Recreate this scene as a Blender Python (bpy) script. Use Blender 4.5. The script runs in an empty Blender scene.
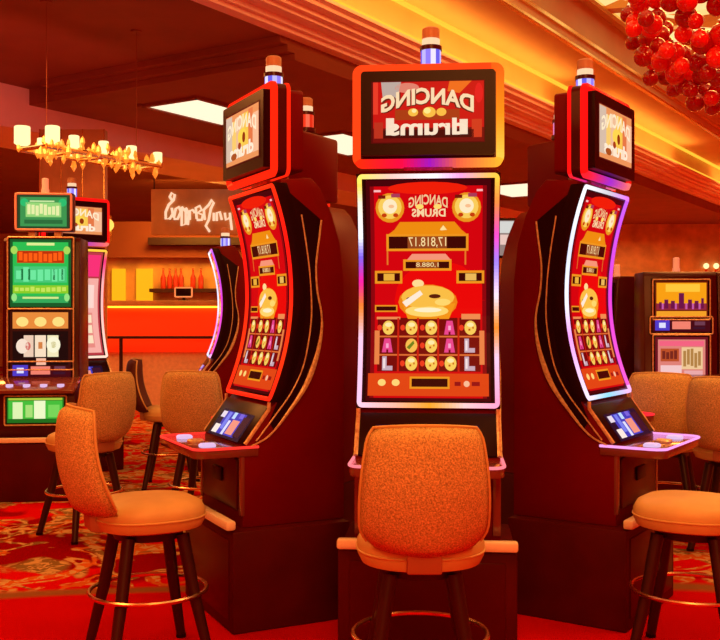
import bpy, bmesh, math, random
from mathutils import Vector, Matrix
random.seed(7)
C = bpy.context.scene.collection
PI = math.pi
R = math.radians
EYE = 1.34

# ------------------------------------------------------------------ helpers
def lin1(c):
    c = c / 255.0
    return c / 12.92 if c <= 0.04045 else ((c + 0.055) / 1.055) ** 2.4
def lin(c):
    return tuple(lin1(v) for v in c)
def P(px, py, z):
    return Vector(((px - 360) * z / 1000, z, EYE + (315 - py) * z / 1000))

MATS = {}
def pmat(name, col, rough=0.5, metal=0.0, emit=None, es=0.0, noise=0.0, nscale=20.0, coat=0.0, bump=0.0, bscale=200.0, spec=0.5):
    if name in MATS: return MATS[name]
    m = bpy.data.materials.new(name); m.use_nodes = True
    nt = m.node_tree; b = nt.nodes['Principled BSDF']
    b.inputs['Base Color'].default_value = (*col, 1)
    b.inputs['Roughness'].default_value = rough
    b.inputs['Metallic'].default_value = metal
    b.inputs['Specular IOR Level'].default_value = spec
    b.inputs['Coat Weight'].default_value = coat
    if emit is not None:
        b.inputs['Emission Color'].default_value = (*emit, 1)
        b.inputs['Emission Strength'].default_value = es
    if noise > 0 or bump > 0:
        tc = nt.nodes.new('ShaderNodeTexCoord')
    if noise > 0:
        n = nt.nodes.new('ShaderNodeTexNoise'); n.inputs['Scale'].default_value = nscale; n.inputs['Detail'].default_value = 4
        nt.links.new(tc.outputs['Object'], n.inputs['Vector'])
        r = nt.nodes.new('ShaderNodeValToRGB')
        r.color_ramp.elements[0].position = 0.3; r.color_ramp.elements[1].position = 0.7
        r.color_ramp.elements[0].color = (*[v * (1 - noise) for v in col], 1)
        r.color_ramp.elements[1].color = (*[min(1, v * (1 + noise)) for v in col], 1)
        nt.links.new(n.outputs['Fac'], r.inputs['Fac']); nt.links.new(r.outputs['Color'], b.inputs['Base Color'])
    if bump > 0:
        n2 = nt.nodes.new('ShaderNodeTexNoise'); n2.inputs['Scale'].default_value = bscale
        nt.links.new(tc.outputs['Object'], n2.inputs['Vector'])
        bp = nt.nodes.new('ShaderNodeBump'); bp.inputs['Strength'].default_value = bump; bp.inputs['Distance'].default_value = 0.01
        nt.links.new(n2.outputs['Fac'], bp.inputs['Height']); nt.links.new(bp.outputs['Normal'], b.inputs['Normal'])
    MATS[name] = m
    return m

def glow(name, rgb, s):
    return pmat(name, (0.02, 0.01, 0.01), 0.4, emit=lin(rgb), es=s)

def attr_emit(name, s, rough=0.25):
    m = bpy.data.materials.new(name); m.use_nodes = True
    nt = m.node_tree; b = nt.nodes['Principled BSDF']
    b.inputs['Base Color'].default_value = (0.004, 0.001, 0.001, 1); b.inputs['Roughness'].default_value = rough
    b.inputs['Specular IOR Level'].default_value = 0.03
    a = nt.nodes.new('ShaderNodeAttribute'); a.attribute_name = 'Col'
    nt.links.new(a.outputs['Color'], b.inputs['Emission Color'])
    b.inputs['Emission Strength'].default_value = s
    MATS[name] = m
    return m

class MB:
    """collects shapes and links them as one mesh object"""
    def __init__(s): s.v = []; s.f = []; s.m = []; s.c = []
    def add(s, vs, fs, mi=0, col=None):
        o = len(s.v); s.v += [tuple(v) for v in vs]
        for f in fs: s.f.append([i + o for i in f]); s.m.append(mi); s.c.append(col)
        return s
    def box(s, c, d, M=None, mi=0, col=None):
        x, y, z = [k / 2 for k in d]
        vs = [Vector((a * x, b * y, e * z)) for a in (-1, 1) for b in (-1, 1) for e in (-1, 1)]
        if M is not None: vs = [M @ v for v in vs]
        vs = [v + Vector(c) for v in vs]
        return s.add(vs, [(0, 1, 3, 2), (4, 6, 7, 5), (0, 4, 5, 1), (2, 3, 7, 6), (0, 2, 6, 4), (1, 5, 7, 3)], mi, col)
    def bb(s, x0, x1, y0, y1, z0, z1, mi=0, col=None):
        return s.box(((x0 + x1) / 2, (y0 + y1) / 2, (z0 + z1) / 2), (x1 - x0, y1 - y0, z1 - z0), None, mi, col)
    def tube(s, pts, r, n=8, closed=False, mi=0, cols=None, flat=None):
        pts = [Vector(p) for p in pts]; N = len(pts)
        rs = r if isinstance(r, (list, tuple)) else [r] * N
        o = len(s.v); up = None
        for i in range(N):
            a = pts[(i - 1) % N] if (closed or i > 0) else pts[i]
            b = pts[(i + 1) % N] if (closed or i < N - 1) else pts[i]
            t = (b - a).normalized()
            if up is None:
                up = Vector((0, 0, 1)) if abs(t.z) < 0.9 else Vector((0, 1, 0))
            u = t.cross(up)
            if u.length < 1e-5: u = t.orthogonal()
            u.normalize(); w = u.cross(t).normalized(); up = w
            for k in range(n):
                an = 2 * PI * k / n + PI / n
                s.v.append(tuple(pts[i] + u * (math.cos(an) * rs[i]) + w * (math.sin(an) * rs[i])))
        L = N if closed else N - 1
        for i in range(L):
            j = (i + 1) % N
            for k in range(n):
                k2 = (k + 1) % n
                s.f.append([o + i * n + k, o + i * n + k2, o + j * n + k2, o + j * n + k]); s.m.append(mi)
                s.c.append(cols[i] if cols else None)
        if not closed:
            s.f.append([o + k for k in range(n)][::-1]); s.m.append(mi); s.c.append(cols[0] if cols else None)
            s.f.append([o + (N - 1) * n + k for k in range(n)]); s.m.append(mi); s.c.append(cols[-1] if cols else None)
        return s
    def lathe(s, prof, n=24, c=(0, 0, 0), mi=0, sq=2.0):
        o = len(s.v); N = len(prof)
        for (r, z) in prof:
            for k in range(n):
                a = 2 * PI * k / n; ca, sa = math.cos(a), math.sin(a)
                q = (abs(ca) ** sq + abs(sa) ** sq) ** (-1 / sq)
                s.v.append((c[0] + r * q * ca, c[1] + r * q * sa, c[2] + z))
        for i in range(N - 1):
            for k in range(n):
                k2 = (k + 1) % n
                s.f.append([o + i * n + k, o + i * n + k2, o + (i + 1) * n + k2, o + (i + 1) * n + k]); s.m.append(mi); s.c.append(None)
        s.f.append([o + k for k in range(n)][::-1]); s.m.append(mi); s.c.append(None)
        s.f.append([o + (N - 1) * n + k for k in range(n)]); s.m.append(mi); s.c.append(None)
        return s
    def prism(s, prof, x0, x1, mi=0, ax='x'):
        """profile of (y, z) swept along x (or mapped by a function)"""
        f = ax if callable(ax) else (lambda x, y, z: (x, y, z))
        n = len(prof)
        vs = [f(x0, y, z) for y, z in prof] + [f(x1, y, z) for y, z in prof]
        fs = [list(range(n)), list(range(2 * n - 1, n - 1, -1))] + [(i, n + i, n + (i + 1) % n, (i + 1) % n) for i in range(n)]
        return s.add(vs, fs, mi)
    def ball(s, c, r, n=12, mi=0):
        k = n // 2
        prof = [(max(1e-4, r * math.sin(PI * i / k)), -r * math.cos(PI * i / k)) for i in range(k + 1)]
        return s.lathe(prof, n, c, mi)
    def build(s, name, mats, parent=None, bevel=0.0, smooth=True, seg=2, ang=35):
        me = bpy.data.meshes.new(name)
        me.from_pydata(s.v, [], s.f)
        mats = mats if isinstance(mats, (list, tuple)) else [mats]
        for m in mats: me.materials.append(m)
        for p, mi in zip(me.polygons, s.m): p.material_index = mi
        if any(c is not None for c in s.c):
            at = me.color_attributes.new('Col', 'FLOAT_COLOR', 'CORNER')
            for p, c in zip(me.polygons, s.c):
                c = lin(c) if c is not None else (0, 0, 0)
                for li in p.loop_indices: at.data[li].color = (*c, 1)
        bm = bmesh.new(); bm.from_mesh(me)
        if not any(c is not None for c in s.c):
            bmesh.ops.recalc_face_normals(bm, faces=bm.faces)
        if bevel > 0:
            ed = [e for e in bm.edges if len(e.link_faces) == 2 and e.calc_face_angle(0) > R(ang)]
            bmesh.ops.bevel(bm, geom=ed, offset=bevel, segments=seg, profile=0.5, affect='EDGES', clamp_overlap=True)
        bm.to_mesh(me); bm.free()
        if smooth:
            for p in me.polygons: p.use_smooth = True
            try: me.set_sharp_from_angle(angle=R(38))
            except Exception: pass
        o = bpy.data.objects.new(name, me); C.objects.link(o)
        if parent is not None: o.parent = parent
        return o

def tag(o, label=None, cat=None, group=None, kind=None):
    if label: o['label'] = label
    if cat: o['category'] = cat
    if group: o['group'] = group
    if kind: o['kind'] = kind
    return o
def thing(name, label, cat, loc=(0, 0, 0), rz=0, group=None):
    o = bpy.data.objects.new(name, None); C.objects.link(o)
    o.empty_display_size = 0.1
    o.location = loc; o.rotation_euler = (0, 0, rz)
    return tag(o, label, cat, group)
def struct(name, mb, mat, bevel=0.0, smooth=False):
    o = mb.build(name, mat, None, bevel, smooth); o['kind'] = 'structure'; return o
def dup(root, loc, rz, label, group=None):
    r = root.copy(); C.objects.link(r); r.location = loc; r.rotation_euler = (0, 0, rz)
    r['label'] = label
    if group: r['group'] = group
    for ch in list(root.children):
        c = ch.copy(); C.objects.link(c); c.parent = r
        for g in list(ch.children):
            d = g.copy(); C.objects.link(d); d.parent = c
    return r

# ------------------------------------------------------------------ materials
M_CAB = pmat('cabinet_lacquer', (0.15, 0.001, 0.001), 0.4, spec=0.12, noise=0.12, nscale=3)
M_CABD = pmat('cabinet_dark', (0.06, 0.002, 0.001), 0.3, spec=0.3, noise=0.1, nscale=5)
M_BASE = pmat('plinth_laminate', (0.075, 0.002, 0.001), 0.5, spec=0.15, noise=0.15, nscale=6)
M_BEZ = pmat('bezel_gloss', (0.016, 0.002, 0.002), 0.3, spec=0.12)
M_TRIM = pmat('bronze_trim', (0.95, 0.66, 0.4), 0.38, metal=0.45, noise=0.35, nscale=60)
M_RAIL = pmat('brushed_rail', (1.0, 0.92, 0.75), 0.25, metal=0.0, noise=0.04, nscale=40)
M_DECK = pmat('deck_plastic', (0.2, 0.05, 0.04), 0.15, coat=0.5)
M_FAB = pmat('chair_fabric', (0.62, 0.47, 0.2), 0.85, noise=0.5, nscale=190, bump=0.4, bscale=190)
M_VINYL = pmat('chair_vinyl', (0.68, 0.5, 0.2), 0.5, noise=0.08, nscale=8)
M_LEG = pmat('dark_wood_leg', (0.03, 0.005, 0.004), 0.4, noise=0.2, nscale=10)
M_BRASS = pmat('brass_ring', (0.9, 0.62, 0.36), 0.25, metal=1.0, noise=0.1, nscale=30)
M_SCREEN = attr_emit('screen_display', 1.0)
M_LED = attr_emit('led_strip', 1.35)
M_BTN = glow('button_lit', (225, 190, 235), 1.0)
M_CREAM = glow('lamp_cream', (255, 232, 160), 1.5)
M_PANEL = glow('light_panel', (255, 238, 205), 1.15)
M_PLASTER = pmat('plaster_red', (0.5, 0.3, 0.24), 0.75, noise=0.08, nscale=2)
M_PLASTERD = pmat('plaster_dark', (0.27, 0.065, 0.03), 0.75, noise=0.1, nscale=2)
M_PINK = pmat('plaster_pink', (0.92, 0.68, 0.8), 0.7, noise=0.05, nscale=2)
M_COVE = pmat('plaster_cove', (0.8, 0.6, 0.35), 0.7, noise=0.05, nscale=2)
M_WOOD = pmat('wood_panel', (0.6, 0.34, 0.14), 0.4, noise=0.25, nscale=3)
M_GOLD = pmat('gold_metal', (0.95, 0.7, 0.3), 0.25, metal=1.0, noise=0.1, nscale=20)

def carpet():
    m = bpy.data.materials.new('casino_carpet'); m.use_nodes = True
    nt = m.node_tree; N = nt.nodes; L = nt.links; b = N['Principled BSDF']
    b.inputs['Roughness'].default_value = 0.95; b.inputs['Specular IOR Level'].default_value = 0.0
    tc = N.new('ShaderNodeTexCoord')
    def noise(sc, det=2, dist=0.0):
        n = N.new('ShaderNodeTexNoise'); n.inputs['Scale'].default_value = sc; n.inputs['Detail'].default_value = det
        n.inputs['Distortion'].default_value = dist; L.new(tc.outputs['Object'], n.inputs['Vector']); return n.outputs['Fac']
    def ramp(src, stops):
        r = N.new('ShaderNodeValToRGB'); e = r.color_ramp.elements
        while len(e) < len(stops): e.new(0.5)
        for k, (p, c) in enumerate(stops): e[k].position = p; e[k].color = (c, c, c, 1)
        L.new(src, r.inputs['Fac']); return r.outputs['Color']
    def mix(fac, a, c):
        x = N.new('ShaderNodeMix'); x.data_type = 'RGBA'
        L.new(fac, x.inputs['Factor'])
        for s, v in (('A', a), ('B', c)):
            i = [q for q in x.inputs if q.name == s and q.type == 'RGBA'][0]
            if isinstance(v, tuple): i.default_value = (*v, 1)
            else: L.new(v, i)
        return [q for q in x.outputs if q.type == 'RGBA'][0]
    def math_(op, a, c=None):
        x = N.new('ShaderNodeMath'); x.operation = op
        for k, v in enumerate((a, c)):
            if v is None: continue
            if isinstance(v, (int, float)): x.inputs[k].default_value = v
            else: L.new(v, x.inputs[k])
        return x.outputs[0]
    RED, DEEP, TAN, OLIVE, ORANGE = (0.6, 0.004, 0.003), (0.26, 0.002, 0.002), (0.62, 0.42, 0.18), (0.24, 0.15, 0.05), (0.62, 0.14, 0.02)
    sep = N.new('ShaderNodeSeparateXYZ'); L.new(tc.outputs['Object'], sep.inputs[0])
    # patterned field: further than about five metres, with a wavy border
    yy = math_('ADD', sep.outputs['Y'], math_('MULTIPLY', noise(0.5, 1), 0.9))
    field = ramp(math_('MULTIPLY', math_('SUBTRACT', yy, 4.9), 1.0), [(0.42, 0), (0.5, 1)])
    border = ramp(math_('ABSOLUTE', math_('SUBTRACT', yy, 5.3)), [(0.03, 1), (0.09, 0)])
    scroll = ramp(noise(1.2, 2, 1.6), [(0.46, 0), (0.49, 1), (0.52, 1), (0.55, 0)])
    scroll2 = ramp(noise(2.4, 2, 1.2), [(0.5, 0), (0.53, 1), (0.58, 1), (0.6, 0)])
    blot = ramp(noise(1.1, 1, 0.8), [(0.52, 0), (0.56, 1)])
    leaf = ramp(noise(14, 2, 1.0), [(0.5, 0), (0.55, 1)])
    near = mix(ramp(noise(0.8, 2), [(0.35, 0), (0.65, 1)]), RED, (0.5, 0.003, 0.003))
    c = mix(blot, RED, DEEP)
    c = mix(scroll, c, OLIVE)
    c = mix(scroll2, c, ORANGE)
    lt = math_('MULTIPLY', math_('MAXIMUM', scroll, scroll2), leaf)
    c = mix(lt, c, TAN)
    c = mix(field, near, c)
    c = mix(math_('MULTIPLY', border, 0.8), c, OLIVE)
    pile = noise(180, 2)
    L.new(c, b.inputs['Base Color'])
    bp = N.new('ShaderNodeBump'); bp.inputs['Strength'].default_value = 0.4; bp.inputs['Distance'].default_value = 0.01
    L.new(pile, bp.inputs['Height']); L.new(bp.outputs['Normal'], b.inputs['Normal'])
    return m

# ------------------------------------------------------------------ display artwork
class Art:
    """flat coloured shapes drawn on a display; coordinates are (x right, y down)"""
    def __init__(s, cx, cy, sc): s.cx, s.cy, s.sc = cx, cy, sc; s.p = []; s.L = 0
    def poly(s, pts, c): s.p.append((list(pts), c, s.L))
    def rect(s, x0, y0, x1, y1, c): s.poly([(x0, y0), (x1, y0), (x1, y1), (x0, y1)], c)
    def ell(s, x, y, rx, ry, c, n=18, a0=0, a1=2 * PI):
        full = abs(a1 - a0 - 2 * PI) < 1e-6
        k = n if full else n + 1
        s.poly([(x + rx * math.cos(a0 + (a1 - a0) * i / n), y + ry * math.sin(a0 + (a1 - a0) * i / n)) for i in range(k)], c)
    def ring(s, x0, y0, x1, y1, w, c):
        s.rect(x0, y0, x1, y0 + w, c); s.rect(x0, y1 - w, x1, y1, c); s.rect(x0, y0, x0 + w, y1, c); s.rect(x1 - w, y0, x1, y1, c)
    def text(s, body, x0, y0, x1, y1, c, mirror=True, arch=0.0, bold=0.0):
        cu = bpy.data.curves.new('lettering', 'FONT'); cu.body = body; cu.offset = bold; cu.resolution_u = 3
        ob = bpy.data.objects.new('lettering', cu); C.objects.link(ob)
        dg = bpy.context.evaluated_depsgraph_get(); dg.update()
        ev = ob.evaluated_get(dg); me = ev.to_mesh()
        vs = [(v.co.x, v.co.y) for v in me.vertices]; fs = [list(p.vertices) for p in me.polygons]
        ev.to_mesh_clear(); bpy.data.objects.remove(ob); bpy.data.curves.remove(cu)
        ax0 = min(v[0] for v in vs); ax1 = max(v[0] for v in vs); ay0 = min(v[1] for v in vs); ay1 = max(v[1] for v in vs)
        out = []
        for (x, y) in vs:
            u = (x - ax0) / (ax1 - ax0); w = (y - ay0) / (ay1 - ay0)
            if mirror: u = 1 - u
            q = 2 * u - 1
            out.append((x0 + u * (x1 - x0), y1 - w * (y1 - y0) + arch * q * q))
        for f in fs: s.poly([out[i] for i in f], c)
    def build(s, name, parent, curve, off=0.0006, step=0.07, mat=None):
        mb = MB()
        for pts, c, L in s.p:
            q = [((x - s.cx) * s.sc, (s.cy - y) * s.sc) for x, y in pts]
            lo = min(v for _, v in q); hi = max(v for _, v in q)
            pieces = [q]
            if hi - lo > step:
                pieces = []
                n = math.ceil((hi - lo) / step)
                for i in range(n):
                    a = lo + (hi - lo) * i / n; b = lo + (hi - lo) * (i + 1) / n
                    r = s.clip(s.clip(q, a, 1), b, -1)
                    if len(r) > 2: pieces.append(r)
            for r in pieces:
                area = sum(r[i][0] * r[(i + 1) % len(r)][1] - r[(i + 1) % len(r)][0] * r[i][1] for i in range(len(r)))
                if area < 0: r = r[::-1]
                mb.add([(u, curve(v) - off * (L + 1), v) for u, v in r], [list(range(len(r)))], 0, c)
        return mb.build(name, mat or M_SCREEN, parent, 0, False)
    @staticmethod
    def clip(q, h, sg):
        out = []
        for i in range(len(q)):
            a, b = q[i], q[(i + 1) % len(q)]
            da, db = (a[1] - h) * sg, (b[1] - h) * sg
            if da >= 0: out.append(a)
            if (da > 0 and db < 0) or (da < 0 and db > 0):
                t = da / (da - db); out.append((a[0] + (b[0] - a[0]) * t, h))
        return out

RED_, GOLD_, CRM_ = (212, 4, 14), (240, 150, 20), (255, 220, 140)
def drum_icon(a, x, y, r):
    L = a.L
    a.ell(x, y, r, r, (235, 150, 30)); a.L += 1
    a.ell(x, y - r * 0.05, r * 0.82, r * 0.8, (250, 205, 90)); a.L += 1
    a.ell(x, y - r * 0.1, r * 0.5, r * 0.5, (255, 235, 195))
    a.rect(x - r * .8, y - r * .85, x - r * .3, y - r * .62, (120, 20, 10)); a.rect(x + r * .1, y - r * .95, x + r * .7, y - r * .7, (170, 60, 90))
    a.L += 1
    a.ell(x - r * .4, y + r * .5, r * .18, r * .14, (200, 60, 10)); a.ell(x + r * .4, y + r * .5, r * .18, r * .14, (200, 60, 10))
    a.ell(x + r * .1, y - r * .1, r * .2, r * .12, (250, 190, 140))
    a.L = L
def plaque(a, x0, y0, x1, y1, txt, n=2.4):
    L = a.L
    a.rect(x0, y0, x1, y1, (240, 150, 30)); a.L += 1
    a.rect(x0 + n, y0 + n, x1 - n, y1 - n, (60, 8, 4)); a.L += 1
    if txt:
        w = x1 - x0
        a.rect(x0 + w * .26, y0 + n, x1 - w * .26, y1 - n, (150, 70, 30)); a.L += 1
        a.text(txt, x0 + w * .27, y0 + n + .8, x1 - w * .27, y1 - n - .8, (255, 225, 160))
    a.L = L
def main_art():
    a = Art(428.5, 290.5, 1 / 246.3)
    a.rect(366, 180, 491, 401, (70, 4, 10))
    a.L = 1
    a.rect(370, 186, 487, 398, RED_)
    a.L = 2
    a.rect(370, 186, 374, 398, (140, 6, 14)); a.rect(483, 186, 487, 398, (140, 6, 14))
    a.rect(371, 189.5, 381, 191.5, (255, 190, 190)); a.rect(477, 189.5, 487, 191.5, (255, 190, 190))
    a.ell(440, 300, 46, 40, (235, 8, 8)); a.ell(428, 188, 40, 6, (240, 30, 8))
    a.L = 3
    drum_icon(a, 390, 207, 14.5); drum_icon(a, 467, 207, 14.5)
    a.text('DANCING', 409, 194, 448, 204, (245, 205, 150), True, 3.5, 0.02)
    a.text('DRUMS', 412, 208, 446, 216, (250, 215, 165), True, 0, 0.03)
    a.ell(420, 206, 4, 2.5, (255, 220, 110)); a.ell(438, 206, 4, 2.5, (255, 220, 110))
    # jackpot plaques
    a.poly([(400, 221), (455, 221), (462, 229), (468, 234), (387, 234), (394, 229)], (238, 140, 16))
    a.ell(444, 226, 5, 4.5, (255, 225, 150))
    plaque(a, 386, 233, 469, 250, '17,818.17')
    a.poly([(412, 253), (446, 253), (452, 260), (406, 260)], (245, 150, 120))
    plaque(a, 403, 258.5, 452, 270, '1,088.8')
    plaque(a, 374, 270, 402, 283, None); plaque(a, 457, 270, 485, 283, None)
    a.L = 5
    a.rect(383, 273, 394, 280, (235, 175, 60)); a.rect(466, 273, 477, 280, (235, 185, 90))
    a.L = 3
    for x in (387, 466): a.rect(x - .8, 250, x + .8, 264, (230, 120, 40))
    # golden bowl
    a.ell(428, 302, 30, 18, (238, 130, 20)); a.poly([(402, 303), (456, 303), (449, 320), (408, 320)], (245, 150, 25))
    a.L = 4
    a.ell(428, 297, 27, 12, (250, 190, 70)); a.ell(427, 311, 22, 6, (255, 215, 110)); a.ell(418, 283, 6, 4, (255, 220, 150))
    a.L = 5
    a.ell(435, 296, 6, 2.2, (90, 30, 10)); a.poly([(402, 302), (420, 290), (423, 294), (406, 307)], (255, 235, 215)); a.ell(428, 310, 14, 2.4, (255, 240, 200))
    a.ell(443, 302, 8, 3.5, (255, 215, 110)); a.ell(409, 299, 3, 2, (110, 40, 20))
    a.L = 3
    plaque(a, 374, 305, 397, 312, None, 1.4)
    # reels
    a.rect(377, 318, 481, 372, (120, 6, 8))
    a.L = 4
    for x in (398, 418, 438.5, 459): a.rect(x - 1, 318, x + 1, 372, (205, 30, 14))
    for y in (337, 355.5): a.rect(377, y - .8, 481, y + .8, (225, 110, 50))
    a.rect(374, 331, 379, 365, (235, 130, 70)); a.rect(480, 331, 485, 365, (235, 130, 70))
    a.rect(376, 317, 400, 319.5, (240, 140, 80)); a.rect(462, 314, 481, 319.5, (240, 140, 80))
    cols = [387, 410.5, 430.5, 450, 470]
    G, PK, GY, GN = (250, 205, 90), (235, 70, 140), (200, 170, 185), (190, 170, 50)
    grid = [[G, G, G, PK, G], [PK, GN, G, PK, GY], [GY, G, G, G, GY]]
    for r_, y in enumerate((328, 346, 364)):
        for c_, x in enumerate(cols):
            k = grid[r_][c_]; a.L = 5
            if k == G:
                a.ell(x + 1, y, 6, 7.2, k); a.L = 6
                a.ell(x + 1, y - 3, 3.4, 2.2, (255, 235, 170)); a.rect(x - 1, y + 1, x + 1, y + 3, (200, 90, 20)); a.rect(x + 3, y - 1, x + 4.4, y + 1, (200, 90, 20))
                a.ell(x - 8, y, 2.4, 3, (240, 60, 30))
            elif k == GN:
                a.ell(x + 1, y, 6, 7, (250, 190, 80)); a.L = 6
                a.poly([(x - 4, y + 2), (x + 3, y - 5), (x + 4, y - 2), (x - 1, y + 4)], (110, 130, 30))
            elif k == PK:
                a.poly([(x - 5.5, y + 7), (x - 3, y - 7), (x + 3, y - 7), (x + 5.5, y + 7)], k); a.L = 6
                a.rect(x - 1.3, y - 2, x + 1.3, y + 2.5, (250, 165, 205)); a.rect(x - 1, y + 4, x + 1, y + 7, (120, 6, 8))
            else:
                a.poly([(x - 5, y - 7), (x - .5, y - 7), (x - .5, y + 2.5), (x + 5.5, y + 2.5), (x + 5.5, y + 7), (x - 5, y + 7)], k); a.L = 6
                a.rect(x - 4, y - 5, x - 2, y + 5, (245, 225, 225))
    # lower strip
    a.L = 3
    a.rect(368, 374, 489, 396, (225, 70, 20)); a.rect(368, 388, 489, 396, (240, 110, 40))
    a.L = 4
    plaque(a, 410, 377, 450, 389, None, 2)
    for x in (382, 396): a.ell(x, 383, 4, 3.4, (255, 215, 120))
    a.ell(467, 384, 3, 3, (250, 190, 150)); a.rect(455, 382, 461, 386, (150, 20, 20)); a.rect(472, 382, 480, 386, (150, 20, 20))
    a.L = 5
    a.rect(414, 380, 446, 386, (170, 70, 30))
    return a
def topper_art():
    a = Art(430.5, 110, 1 / 248.0)
    a.rect(374, 79, 487, 141, (90, 8, 10))
    a.L = 1
    a.rect(376, 80, 486, 126, (205, 22, 18)); a.rect(376, 126, 486, 140, (120, 14, 12))
    a.L = 2
    a.poly([(384, 80), (404, 80), (400, 96), (386, 98)], (190, 170, 160)); a.rect(376, 80, 381, 112, (235, 60, 40))
    a.poly([(452, 80), (474, 80), (462, 92), (450, 90)], (240, 110, 30)); a.ell(410, 86, 12, 5, (225, 130, 110))
    a.rect(377, 120, 386, 136, (190, 50, 30)); a.rect(474, 118, 484, 136, (210, 60, 30)); a.rect(386, 128, 476, 136, (70, 8, 8))
    a.ell(481, 92, 4, 10, (230, 30, 30))
    a.L = 3
    a.text('DANCING', 385, 87, 475, 103.5, (110, 36, 20), True, 9.0, 0.06)
    a.rect(398, 108, 462, 118, (170, 60, 20))
    a.L = 4
    a.text('DANCING', 384, 86, 476, 102.5, (252, 220, 175), True, 9.0, 0.035)
    for x, r_ in ((416, 5), (432, 6.5), (444, 5)):
        a.ell(x, 110.5, r_, r_ * .8, (250, 190, 70))
    a.L = 5
    a.ell(430, 109, 3.5, 3, (255, 235, 140)); a.ell(417, 109, 2.4, 2, (255, 235, 160))
    a.rect(389, 116, 397, 133, (250, 222, 195)); a.rect(462, 118, 470, 133, (250, 222, 195))
    a.text('drums', 391, 116.5, 469, 133.5, (252, 228, 200), True, 0, 0.03)
    return a
def topper_art_side():
    a = Art(430.5, 110, 1 / 248.0)
    a.rect(374, 79, 487, 141, (80, 8, 8))
    a.L = 1
    a.rect(377, 81, 484, 139, (238, 150, 90))
    a.L = 2
    for k, (x0, x1, c) in enumerate(((377, 398, (215, 190, 170)), (398, 412, (250, 205, 110)), (412, 430, (240, 190, 150)), (430, 452, (250, 200, 80)), (452, 466, (230, 120, 70)), (466, 484, (250, 190, 150)))):
        a.rect(x0, 82 + (k * 7) % 9, x1, 134 - (k * 5) % 8, c)
    a.L = 3
    a.text('DANCING', 383, 85, 477, 101, (255, 235, 200), True, 9.0, 0.03)
    a.ell(432, 110, 14, 9, (255, 215, 80)); a.text('drums', 391, 117, 469, 133, (255, 236, 210), True, 0, 0.05)
    a.L = 4
    a.ell(438, 112, 5, 6, (150, 50, 10)); a.ell(424, 120, 5, 4, (170, 60, 20)); a.ell(405, 130, 10, 4, (170, 80, 30))
    return a
def panel_art():
    a = Art(0, 0, 0.001)   # millimetres
    a.cy = -38; a.sc = .00082
    a.rect(-250, -85, 250, 85, (30, 16, 44)); a.L = 1
    a.rect(-160, -75, 150, 70, (60, 60, 190)); a.L = 2
    for x0, y0, x1, y1, c in ((-215, 15, -130, 70, (255, 235, 225)), (-120, -70, -70, 40, (120, 130, 240)), (-60, -20, -20, 70, (225, 225, 255)), (0, -30, 110, 60, (245, 150, 130)), (130, -60, 230, 65, (60, 20, 40)),
                              (-220, -70, -150, -30, (235, 220, 235)), (-40, -75, 10, -35, (190, 220, 255)), (60, -75, 120, -45, (120, 100, 220))):
        a.rect(x0, y0, x1, y1, c)
    return a

# ------------------------------------------------------------------ curved slot machine
def ycurve(h):          # front surface of the curved screen, local y for height h
    k = (h - 1.43) / 0.47
    return 0.085 - (0.088 if k > 0 else 0.108) * k * k
def rrect(hw, z0, z1, r, n=5):
    pts = []
    for cx, cz, a0 in ((hw - r, z1 - r, 0), (-hw + r, z1 - r, PI / 2), (-hw + r, z0 + r, PI), (hw - r, z0 + r, 1.5 * PI)):
        for i in range(n + 1):
            a = a0 + PI / 2 * i / n
            pts.append((cx + r * math.cos(a), cz + r * math.sin(a)))
    return pts
def densify(pts, d=0.014):
    out = []
    for i in range(len(pts)):
        a, b = pts[i], pts[(i + 1) % len(pts)]
        L = math.hypot(b[0] - a[0], b[1] - a[1]); k = max(1, round(L / d))
        for j in range(k): out.append((a[0] + (b[0] - a[0]) * j / k, a[1] + (b[1] - a[1]) * j / k))
    return out
def lerp_stops(t, stops):
    for (a, ca), (b, cb) in zip(stops, stops[1:]):
        if t <= b:
            k = max(0, (t - a) / (b - a)); return tuple(ca[i] + (cb[i] - ca[i]) * k for i in range(3))
    return stops[-1][1]
def led_loop(name, parent, hw, z0, z1, r, yf, rad, colf):
    p2 = densify(rrect(hw, z0, z1, r))
    mb = MB(); mb.tube([(x, yf(z), z) for x, z in p2], rad, 6, True, 0, [colf(x / hw, (z - z0) / (z1 - z0)) for x, z in p2])
    return mb.build(name, M_LED, parent)

def led_rainbow(u, v):
    if v > .985: return lerp_stops((u + 1) / 2, [(0, (255, 220, 90)), (.25, (255, 190, 180)), (.55, (255, 235, 250)), (.75, (245, 150, 210)), (1, (255, 190, 60))])
    if v < .015: return lerp_stops((u + 1) / 2, [(0, (255, 190, 215)), (.25, (250, 170, 150)), (.5, (255, 150, 40)), (.75, (255, 190, 190)), (1, (255, 150, 190))])
    st = [(0, (250, 185, 220)), (.3, (250, 185, 215)), (.44, (245, 120, 40)), (.55, (240, 30, 150)), (.66, (120, 90, 220)), (.75, (235, 240, 255)), (.9, (255, 220, 200)), (1, (255, 205, 40))]
    if u > 0: st = [(0, (250, 150, 190)), (.2, (250, 190, 220)), (.33, (245, 130, 40)), (.47, (250, 215, 235)), (.62, (150, 120, 235)), (.74, (240, 70, 190)), (.88, (255, 130, 60)), (1, (255, 200, 60))]
    return lerp_stops(v, st)
def led_red(u, v): return (255, 36 + 14 * math.sin(7 * v), 14)
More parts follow.
